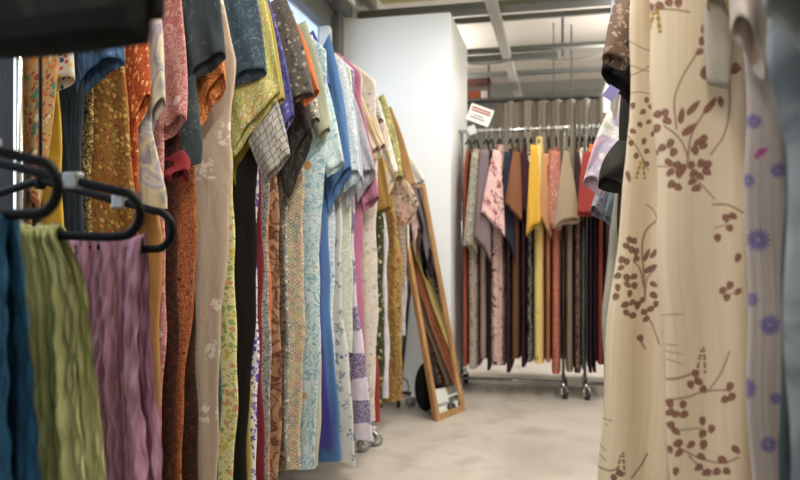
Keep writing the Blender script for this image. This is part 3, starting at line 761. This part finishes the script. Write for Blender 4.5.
ST1 = leaves([(652,3),(661,3),(670,1),(679,2),(705,28),(709,34),(703,40),(708,42),(700,51),(706,69),(705,74),(735,70),(738,66)]) \
 + leaves([(666,112),(668,120),(659,113),(658,127),(671,143),(663,147),(674,152),(656,152),(698,142),(704,145),(696,150),(704,138),(670,162),(678,165),(684,168),(692,165),(702,163),(708,164),(671,172),(680,173),(694,173),(701,176),(708,171),(654,177),(672,184),(679,187),(693,181),(697,188)], 5.0, 3.7) \
 + [('leaf',694,107,10,3.2,-48),('leaf',682,115,8.5,3.2,-80),('leaf',690,129,9.5,3.6,-38),('leaf',711,105,10,3.4,-50),('leaf',722,101,6,3,80)] \
 + [('line',[(665,125),(680,138),(688,155),(688,164)],.9),('line',[(688,162),(692,135),(703,115),(716,97)],1.0),('line',[(697,53),(682,78),(675,100),(677,128)],.9),('line',[(728,60),(731,100),(726,132),(712,154)],.9),
    ('line',[(655,165),(672,166),(692,166),(706,164)],.7),('line',[(698,180),(708,190),(716,199)],.7),('line',[(714,204),(730,205),(745,213)],.9),('line',[(655,6),(672,8),(690,11)],.9)] \
 + leaves([(727,218),(734,216),(731,228),(719,238),(739,258),(724,291),(731,286),(728,298),(739,292)],4.8,3.4) \
 + [('line',[(716,228),(725,225),(732,219)],.6),('line',[(724,296),(733,294),(742,292)],.6)] \
 + fern(704,352,20) + fern(657,10,18,True,1.3) \
 + leaves([(692,386),(700,383),(705,391),(697,375),(731,388),(726,401),(733,398),(684,406),(677,416),(685,416),(671,405),(671,414),(677,433),(672,427),(704,423),(713,431),(704,436),(679,445),(692,447),(705,447),(680,455),(703,459),(724,462),(737,451),(718,474),(728,473),(700,470),(708,475),(677,474),(671,452)],5.0,3.6) \
 + [('line',[(664,381),(680,379),(696,374)],1.2),('line',[(664,402),(690,398),(705,393),(730,391)],.9),('line',[(711,391),(722,375),(731,352)],.8),('line',[(676,432),(690,431),(703,430)],.7),
    ('line',[(677,448),(700,460),(722,465),(740,459)],.9),('line',[(690,458),(702,470),(712,478)],.8),('line',[(664,345),(677,346)],.5),('line',[(664,352),(683,355)],.5),('line',[(664,359),(684,365)],.5),('line',[(650,318),(672,315),(684,315)],.5)]
ST2 = leaves([(630,240),(627,246),(635,241),(632,250),(637,252),(637,259),(622,260),(627,262),(621,268),(618,276),(627,278),(634,277),(628,285),(635,286),(618,288),(630,294),(616,297),(625,305),(632,303),(638,306),(643,301),(655,285),(655,296),(627,313),(633,316),(645,313),(647,320),(651,310),(657,305)],4.2,3.0) \
 + leaves([(622,128),(634,130),(641,123),(632,142),(645,140),(648,150),(637,155),(648,163),(650,120),(655,132),(615,135),(644,110),(653,105),(628,118),(634,104),(648,98)],3.6,2.6) \
 + [('leaf',648,255,7,2.4,-65),('leaf',656,253,7,2.4,-50),('leaf',652,269,8,3,-28),('leaf',629,176,6,2.2,75)] \
 + [('line',[(657,221),(647,231),(643,248),(645,275),(646,300)],1.0),('line',[(634,261),(641,270),(645,288)],.9),('line',[(646,298),(648,280),(656,270)],.8),('line',[(645,312),(653,325),(660,345)],.7),('line',[(660,222),(655,210),(648,204)],.6),
    ('line',[(625,60),(640,66),(655,70)],.5),('line',[(622,75),(640,70),(655,60)],.5),('line',[(620,92),(640,90),(655,92)],.5),('line',[(626,35),(640,44),(652,48)],.5),('line',[(622,125),(640,150),(650,170)],.6),
    ('line',[(600,420),(612,421)],.5),('line',[(599,446),(606,452)],.5),('line',[(599,456),(606,462)],.5),('line',[(598,470),(610,471),(618,468)],.9),('line',[(632,478),(642,466),(648,455)],1.0),('line',[(640,340),(646,350)],.9),('line',[(606,425),(607,427)],.5)] \
 + fern(643,162,14,True,1.0) + fern(622,456,16,False,.9) + leaves([(614,478),(620,473),(641,339)],4.5,3.2)
def mum(u, v, r, n=14, full=1.0):
    o = []
    for k in range(n):
        q = 2*math.pi*k/n
        if full < 1 and math.cos(q-1) < -full: continue
        o.append(('leaf', u+r*.62*math.cos(q), v+r*.62*math.sin(q), r*.38, r*.13, math.degrees(q)))
        o.append(('leaf', u+r*.3*math.cos(q+.2), v+r*.3*math.sin(q+.2), r*.2, r*.09, math.degrees(q)))
    return o
ST3 = mum(760, 240, 13)+mum(772, 326, 12)+mum(771, 447, 10)+mum(748, 390, 12)+mum(780, 170, 9)+mum(754, 300, 8)+mum(750, 180, 8)+mum(778, 400, 7)+mum(756, 120, 9)
ST3P = [('dot', 763, 151, 4, True), ('dot', 759, 155, 3, True), ('dot', 767, 149, 2.5, True)]

def printed_body(name, y, edges_out, wi_x, z0, z1, stamps, base, ink, ink2, rng, mat, th, nc=260, folds=.8, shiftu=0.0, dense=-.1):
    """near face finely meshed so the print keeps sharp outlines"""
    pts = [P(u, v, y) for u, v in edges_out]; ez = [p[2] for p in pts]; ex = [p[0] for p in pts]
    wo = lambda z: -float(smooth_interp(z, ez, ex))
    b = body_mesh(name, z0, z1, wo, lambda z: -wi_x, th, (np.array([0, y, 0.]), np.array([-1., 0, 0]), np.array([0, 1., 0])), rng, folds=folds, nc=nc, neck=False, mat=mat, ripple=.4, dense=dense,
                  zs=np.concatenate([np.linspace(z0, 1.52, 24)[:-1], np.linspace(1.52, .5, 620), np.linspace(.5, z1, 14)[1:]]))
    me = b.data
    co = np.zeros(len(me.vertices)*3); me.vertices.foreach_get('co', co); co = co.reshape(-1, 3)
    # lay the flat print on the cloth: both faces carry it in the cloth's own plane
    fx = co[:, 0].copy(); q = np.stack([fx, np.full(len(co), y-th*.6), co[:, 2]-H], 1)
    t = q@FV; U = 400+F*(q@RV)/t+shiftu; V = 240-F*q[:, 2]/t
    m, yl = leafmask(U, V, stamps)
    bc = np.array(L(base)[:3]); ic = np.array(L(ink)[:3]); yc = np.array(L(ink2)[:3])
    c = bc*(1-m[:, None])+ic*m[:, None]; c = c*(1-yl[:, None])+yc*yl[:, None]
    a = me.color_attributes.new('print', 'FLOAT_COLOR', 'POINT')
    a.data.foreach_set('color', np.concatenate([c, np.ones((len(c), 1))], 1).ravel())
    return b
RT = 1.93
cream = fabric('print', ['e2d8c6'], name='cream_print')
GR = 'garments on the right rack'
# nearest: grey blue
r = empty('jacket', (.47, .86, RT), 'grey blue denim jacket at the right edge of the photo, nearest on the right rack', 'jacket', GR)
E = [(768,-200),(768,0),(772,60),(786,110),(792,160),(788,260),(785,350),(783,480)]
pts = [P(u, v, .84) for u, v in E]; ez = [p[2] for p in pts]; ex = [p[0] for p in pts]
jm = fabric('abstract', ['70777b', '5c656a', '7c8387', '666d72'], 7, name='jacket')
adopt(body_mesh('body', RT, .45, lambda z: -float(smooth_interp(z, ez, ex)), lambda z: -.62, .045, (np.array([0, .84, 0.]), np.array([-1., 0, 0]), np.array([0, 1., 0])), random.Random(1), mat=jm, neck=False, folds=.8, nv=80), r)
adopt(sleeve_mesh('sleeve', P(765, -200, .76), P(850, -200, .76), P(764, 16, .76), P(845, 66, .76), (0, 1., 0), .02, .03, random.Random(2), fabric('abstract', ['8d959a', '7c858a', '9aa1a5'], 6, name='jacket'), bulge=.004), r)
r = empty('dress', (.47, .96, RT), 'dark slate dress edge between the denim jacket and the mum print dress', 'dress', GR)
E2 = [(766,-100),(768,60),(774,120),(782,200),(783,480)]
pts2 = [P(u, v, .95) for u, v in E2]; ez2 = [p[2] for p in pts2]; ex2 = [p[0] for p in pts2]
adopt(body_mesh('body', RT, .3, lambda z: -float(smooth_interp(z, ez2, ex2)), lambda z: -.66, .022, (np.array([0, .95, 0.]), np.array([-1., 0, 0]), np.array([0, 1., 0])), random.Random(5), mat=fabric('plain', ['3a4a4c', '2c3a3c'], name='dress'), neck=False), r)
# mum print
r = empty('kimono', (.47, 1.05, RT), 'pale lavender kimono with purple chrysanthemum heads, right of the cream dresses', 'kimono', GR)
adopt(printed_body('body', 1.05, [(738,-100),(742,60),(744,200),(747,330),(750,480)], .68, RT, .25, ST3+ST3P, 'b2a6a0', '74699a', 'b0508c', random.Random(8), fabric('print', ['a79a9c'], name='kimono'), .035, 170), r)
adopt(sleeve_mesh('sleeve', P(728, -150, 1.0), P(800, -150, 1.0), P(731, 28, 1.0), P(766, 82, 1.0), (0, 1., 0), .02, .03, random.Random(4), fabric('abstract', ['bfae98', 'b3a49c', 'c8b8a4', 'c4a684'], 9, name='kimono'), bulge=.004), r)
# cream leaf print, near
r = empty('kimono', (.47, 1.18, RT), 'cream kimono printed with brown leaf sprays, its front face to the aisle', 'kimono', GR)
adopt(printed_body('body', 1.18, [(640,-100),(647,0),(650,80),(655,160),(659,250),(663,350),(668,480)], .70, RT, .18, ST1, 'd9c6aa', '84594a', '9a7a2a', random.Random(21), cream, .045, 260, .55), r)
cs = fabric('sparse', ['cdb48c', '74503e', '5e3c2e'], 14, name='kimono', dens=.45)
adopt(sleeve_mesh('sleeve', P(697, -170, 1.12), P(760, -170, 1.12), P(706, 6, 1.12), P(733, 30, 1.12), (0, 1., 0), .02, .022, random.Random(4), cs, bulge=.004), r)
adopt(sleeve_mesh('sleeve_lining', P(704, -90, 1.125), P(746, -90, 1.125), P(707, 80, 1.125), P(729, 92, 1.125), (0, 1., 0), .008, .010, random.Random(6), fabric('plain', ['aaa294', '999184'], name='kimono'), bulge=.004, opening=0.0), r)
# matching one behind
r = empty('kimono', (.47, 1.33, RT), 'matching cream leaf print kimono hanging behind, its edge nearest the back rack', 'kimono', GR)
adopt(printed_body('body', 1.33, [(634,-100),(632,0),(629,80),(625,160),(617,230),(610,300),(604,380),(598,480)], .70, RT, .15, ST2, 'd3c1a5', '765244', '9a7a2a', random.Random(25), cream, .05, 220, .9), r)
# further along the right rack
RIGHT = [
 (1.75, ((640,-60),(601,72),(640,118)), [(634,100),(625,300),(615,480)], .2, T('plain','17130f 0f0c0a'), T('sparse','15130f 3a2e26 221b16',20), 'kimono', 'black lined kimono with a pointed sleeve against the ceiling'),
 (1.69, ((642,-60),(602,58),(626,70)), [(640,100),(630,300),(620,480)], .2, T('floral','6a5648 8a7262 3f332c a08a78',40), None, 'kimono', 'brown floral kimono sleeve tip above the fluorescent lamp'),
 (2.15, ((622,86),(583,186),(600,196)), [(612,200),(604,300),(603,400)], .3, T('abstract','9a9588 87816f',12), T('abstract','b8b0b0 c8a0b0 a89ab0 d0cac4 b0a898',13), 'blouse', 'white and lilac blouse sleeve pointing at the back rack'),
 (2.0, ((618,140),(598,186),(624,196)), [(620,200),(612,400)], .3, T('plain','2a2820 1d1c16'), T('plain','34322a 22211b'), 'blouse', 'olive black blouse sleeve open at its hem'),
 (2.35, ((618,150),(590,212),(604,222)), [(611,200),(606,300),(605,400)], .3, T('floral','8d8a92 5c6080 a8a098 6a6458',45), None, 'blouse', 'grey lilac small print blouse under the white sleeve'),
 (2.24, ((622,170),(604,218),(620,236)), [(612,240),(607,300),(606,400)], .3, T('plain','8fa0aa 7a8c98'), None, 'blouse', 'pale sky blue blouse sleeve beside the cream kimono edge'),
]
RIGHT.sort(key=lambda r: r[0])
ry = [r[0] for r in RIGHT]
for i, (y, sl, edges, hem, fab, sfab, kind, label) in enumerate(RIGHT):
    rng = random.Random(900+i); W = np.array([-1., 0, 0]); N = np.array([0, 1., 0])
    gap = min([abs(y-q) for q in ry if q != y]); th = min(.03, gap*.45)
    pts = [P(u, v, y) for u, v in edges]; ez3 = [p[2] for p in pts]; ex3 = [p[0] for p in pts]
    r = empty(kind, (.47, y, RT), label, kind, GR)
    mat = fabric(*fab[:3], name=kind, **fab[3])
    adopt(body_mesh('body', RT, hem, lambda z: -float(smooth_interp(z, ez3, ex3)), lambda z: -.7, th, (np.array([0, y, 0.]), W, N), rng, mat=mat), r)
    (tu, tv), (ou, ov), (iu, iv) = sl
    so, to, ti = P(tu, tv, y), P(ou, ov, y), P(iu, iv, y)
    si = ti+(so-to); si[0] = max(si[0], so[0]+.08)
    adopt(sleeve_mesh('sleeve', so, si, to, ti, N, th*.7, max(.03, th), rng, fabric(*sfab[:3], name=kind, **sfab[3]) if sfab else mat), r)

# price tag and paper sign near the lamp
def card(name, u0, v0, w, h, y, ang, mat, label, cat, lines=()):
    c = P(u0, v0, y); t = y/ray(u0, v0)[1]; sx = w/F*t; sz = h/F*t
    q = math.radians(ang)
    ex = np.array([math.cos(q), 0, math.sin(q)]); ez_ = np.array([-math.sin(q), 0, math.cos(q)])
    R = lambda p: c+ex*p[0]+ez_*p[2]+np.array([0, p[1], 0])
    r = empty(name, c, label, cat)
    adopt(MB().box((-sx/2, -.002, -sz/2), (sx/2, .002, sz/2), R).build('sheet', mat), r)
    for k, (a, b, z, hh, m) in enumerate(lines):
        adopt(MB().box((a*sx/2, -.0035, (z-hh)*sz/2), (b*sx/2, -.002, (z+hh)*sz/2), R).build('text_line', m), r)
    return r
ti_, gi = M['red_ink'], M['grey_ink']
card('sign', 480, 115, 24, 17, 4.85, -22, M['paper'], 'tilted white paper sign with red heading above the back rail', 'sign',
     [(-.85, .8, .62, .1, ti_), (-.8, .85, .3, .1, ti_), (-.5, .35, -.2, .06, gi), (-.75, .55, -.52, .07, gi)])
card('sign', 610, 104, 13, 17, 4.85, 0, M['paper'], 'white paper notice beside the lilac tag near the lamp', 'sign')
card('hang_tag', 611, 93, 12, 13, 1.66, -35, simple('lilac_card', '7f78ae', .7), 'lilac card tag hanging from the black lined sleeve', 'tag')
# small clip and plastic under the tilted sign
card('plastic_bag', 472, 130, 8, 9, 4.8, 20, simple('clear_plastic', 'c9ccc8', .3), 'small crumpled white plastic bag at the left end of the back rail', 'bag')

# things beyond the rack
bx = empty('carton', P(478, 95, 7.2), 'orange red carton on the ledge past the white column', 'box')
c = P(476, 95, 7.2)
adopt(MB().box(c+np.array([-.13, .03, -.05]), c+np.array([.05, .2, .05])).build('box_body', simple('orange_card', 'a8502e', .7), bevel=.004), bx)
adopt(MB().box(c+np.array([.05, .03, -.05]), c+np.array([.118, .2, .045])).build('box_flap', M['paper'], bevel=.004), bx)
struct('trim_5', MB().box((-1.5, 7.1, c[2]-.09), (.9, 7.5, c[2]-.055)), M['frame_grey'])
bx2 = MB().box(c+np.array([-.12, .0, .13]), c+np.array([.14, .2, .17]))
bx2.box(c+np.array([-.12, .0, -.05]), c+np.array([-.1, .02, .3])).box(c+np.array([.12, .0, -.05]), c+np.array([.14, .02, .3]))
tag(bx2.build('shelf_bracket', simple('dull_red', '5c332a', .7)), 'dull red metal bracket above the orange carton', 'bracket')

# grey curtain behind the back rack
def curtain(x0, x1, y, z0, z1, mat):
    V = []; UV = []; m = 320; nr = 30
    for z in np.linspace(z1, z0, nr):
        for t in np.linspace(0, 1, m):
            x = x0+(x1-x0)*t
            d = (z1-z)/(z1-z0)
            V.append((x, y+.035*math.sin(x*52+1.2*math.sin(x*7)+.4*d)+.012*math.sin(x*120), z)); UV.append((t*3, z))
    return mesh_obj('curtain_panel', V, grid_faces(nr, m, False), mat, uvs=UV)
ct = empty('curtain', (0, 5.6, 0), 'pleated grey taupe curtain behind the back rack', 'curtain')
ztop = P(550, 99, 5.6)[2]
adopt(curtain(P(498, 110, 5.6)[0], 1.3, 5.6, .12, ztop-.01, fabric('plain', ['a3998e', '8c8378'], name='curtain')), ct)
adopt(MB().tube([(-1.0, 5.6, ztop), (1.4, 5.6, ztop)], .014, 10).build('rod', simple('dark_rod', '3a3937', .5), smooth=True), ct)

# ------------------------------------------------------------------ MIRROR
A = np.array([-.69, 3.99, 0.]); B = np.array([-.567, 4.30, 0.])
e1 = (B-A); Wd = np.linalg.norm(e1); e1 /= Wd
back = np.array([-e1[1], e1[0], 0]);  back = back if back[0] < 0 else -back
lean = back*.298+np.array([0, 0, 1.415]); Ln = np.linalg.norm(lean); e2 = lean/Ln
e3 = np.cross(e1, e2); e3 = e3 if e3@back < 0 else -e3     # faces the aisle
mr = empty('standing_mirror', A+e1*Wd/2, 'tall oak framed standing mirror leaning beside the short rack', 'mirror')
R = lambda p: A+e1*p[0]+e2*p[2]-e3*p[1]
nw = NT('oak', .45, .35)
wu = nw.uv(1, 1, obj=True)
wm2 = nw.n.new('ShaderNodeMapping'); nw.link(wu, wm2.inputs[0]); wm2.inputs['Scale'].default_value = (25, 25, 2.2)
oak = nw.out(nw.ramp(nw.noise(wm2.outputs[0], 1.5, 5, .4), [(.3, L('8a6238')), (.6, L('ab8050')), (.8, L('b98f5e'))]))
fwid = .036; dp = .03
for lo, hi in (((0, 0, 0), (fwid, dp, Ln)), ((Wd-fwid, 0, 0), (Wd, dp, Ln)), ((fwid, 0, 0), (Wd-fwid, dp, fwid)), ((fwid, 0, Ln-fwid), (Wd-fwid, dp, Ln))):
    adopt(MB().box(lo, hi, R).build('frame_rail', oak, bevel=.003), mr)
gl = NT('mirror_silver', .03, .5, 1.0)
adopt(MB().box((fwid-.002, .010, fwid-.002), (Wd-fwid+.002, .014, Ln-fwid+.002), R).build('mirror_glass', gl.out(L('d6dad8'))), mr)
adopt(MB().box((fwid, .016, fwid), (Wd-fwid, .022, Ln-fwid), R).build('backing_board', simple('backing', '5a4a3a', .8)), mr)
hp_ = R((Wd*.35, dp, Ln*.72)); ft = A+e1*Wd*.35+back*.36
ft2 = np.array([ft[0], ft[1], .012])
adopt(MB().tube([hp_, ft2], .011, 8).build('easel_leg', simple('dark_wood', '4a3524', .5), smooth=True), mr)
# black bag leaning behind the mirror
def bag():
    V = []; nr = 24; nc = 32
    for i in range(nr):
        s = i/(nr-1); z = .30*s
        rr = .165*math.sqrt(max(0.0, 1-(2*s-1)**2*.96))
        for j in range(nc):
            q = 2*math.pi*j/nc
            p = np.array([-.80, 4.22, 0])+e1*(rr*math.cos(q)*.62)+back*(.055*math.sin(q)*math.sqrt(max(.02, 1-(2*s-1)**2)))
            V.append((p[0], p[1], z+.004))
    f = grid_faces(nr, nc); f.append(tuple(range(nc))[::-1]); f.append(tuple((nr-1)*nc+j for j in range(nc)))
    return mesh_obj('round_bag', V, f, simple('black_cloth', '121214', .75, 0, .2, .3, 20))
tag(bag(), 'round black bag standing behind the oak mirror', 'bag')
cl = MB().tube([P(402, 378, 4.36), P(407, 380, 4.36), P(409, 388, 4.36), P(406, 395, 4.36), P(401, 398, 4.36), P(398, 408, 4.36)], .004, 6)
tag(cl.build('power_cord', M['black'], smooth=True), 'thin black looped cord beside the short rack foot', 'cord')

# ------------------------------------------------------------------ LAMPS
def lamp(name, loc, size, power, color, rot=0.0, rx=0.0):
    l = bpy.data.lights.new(name, 'AREA'); l.shape = 'RECTANGLE'; l.size, l.size_y = size
    l.energy = power; l.color = color
    o = bpy.data.objects.new(name, l); COL.objects.link(o); o.location = loc; o.rotation_euler = (rx, 0, rot)
    return o
WARM = (1.0, .955, .89)
def fixture(x, y, z, ln, label, power, along_x=False, up=.3):
    r = empty('ceiling_lamp', (x, y, z), label, 'ceiling lamp', 'fluorescent ceiling lamps')
    a, b = (ln/2, .05) if along_x else (.05, ln/2)
    adopt(MB().box((x-a, y-b, z+.02), (x+a, y+b, z+.06)).build('housing', M['white'], bevel=.004), r)
    tm = NT('lamp_tube', .4); tm.b.inputs['Emission Color'].default_value = (1, .93, .82, 1); tm.b.inputs['Emission Strength'].default_value = 9
    d = np.array([a-.03, 0, 0]) if along_x else np.array([0, b-.03, 0])
    adopt(MB().tube([np.array([x, y, z])-d, np.array([x, y, z])+d], .016, 10).build('tube', tm.out((1, 1, 1, 1)), smooth=True), r)
    o = lamp('lamp_light', (x, y, z-.03), ((ln, .12) if along_x else (.12, ln)), power, WARM)
    o.parent = r; o.matrix_parent_inverse = Matrix.Translation(r.location).inverted()
    o2 = lamp('up_light', (x, y, z+.075), ((ln, .12) if along_x else (.12, ln)), power*up, WARM, rx=math.pi)  # extra upward area light, added to brighten the ceiling
    o2.parent = r; o2.matrix_parent_inverse = Matrix.Translation(r.location).inverted()
c = P(606, 86, 6.2)
fixture(c[0]+.05, 6.2, c[2], 1.2, 'lit fluorescent tube lamp glowing beside the dark sleeve tip', 30)
fixture(-.15, -.6, 2.62, 1.5, 'fluorescent ceiling lamp over the near aisle', 24)
fixture(-.15, 1.4, 2.62, 1.5, 'fluorescent ceiling lamp over the middle aisle', 44)
fixture(-.1, 3.6, 2.62, 1.5, 'fluorescent ceiling lamp over the far aisle', 30)
fixture(1.6, 2.6, 2.62, 1.5, 'fluorescent ceiling lamp beyond the right rack', 40)
fixture(1.6, 5.8, 2.62, 1.5, 'fluorescent ceiling lamp near the curtain', 40, up=1.2)
fixture(1.75, 7.6, 2.5, 1.5, 'added unseen lamp past the curtain that brightens the back ceiling', 36, up=1.3)  # added out of sight behind the right rack to brighten the back ceiling
fixture(-1.22, 7.0, 2.45, 1.2, 'added unseen lamp behind the white column that brightens the back ceiling', 14, up=1.0)  # added fill, hidden by the column, lifts the ceiling behind it
# daylight through the long window
wl_ = lamp('window_daylight', (WX+.04, 2.3, 1.75), (3.9, 1.3), 26, (.78, .88, 1.0), 0, 0)
wl_.rotation_euler = (0, -math.pi/2, 0); wl_.data.size, wl_.data.size_y = 1.3, 3.9

w = bpy.data.worlds.new('World'); S.world = w; w.use_nodes = True
w.node_tree.nodes['Background'].inputs[0].default_value = (.8, .85, .9, 1); w.node_tree.nodes['Background'].inputs[1].default_value = .3

# ------------------------------------------------------------------ CAMERA
cd = bpy.data.cameras.new('camera'); cam = bpy.data.objects.new('camera', cd); COL.objects.link(cam)
cam.location = (0, 0, H); cam.rotation_euler = (math.pi/2, 0, TH)
cd.sensor_width = 36; cd.lens = 36*F/800; cd.clip_start = .02
cd.dof.use_dof = True; cd.dof.focus_distance = 1.85; cd.dof.aperture_fstop = 3.2
S.camera = cam
S.view_settings.view_transform = 'Standard'; S.view_settings.look = 'None'
S.view_settings.exposure = 0.2; S.view_settings.gamma = 1.0; S.view_settings.use_curve_mapping = False
S.cycles.use_denoising = True
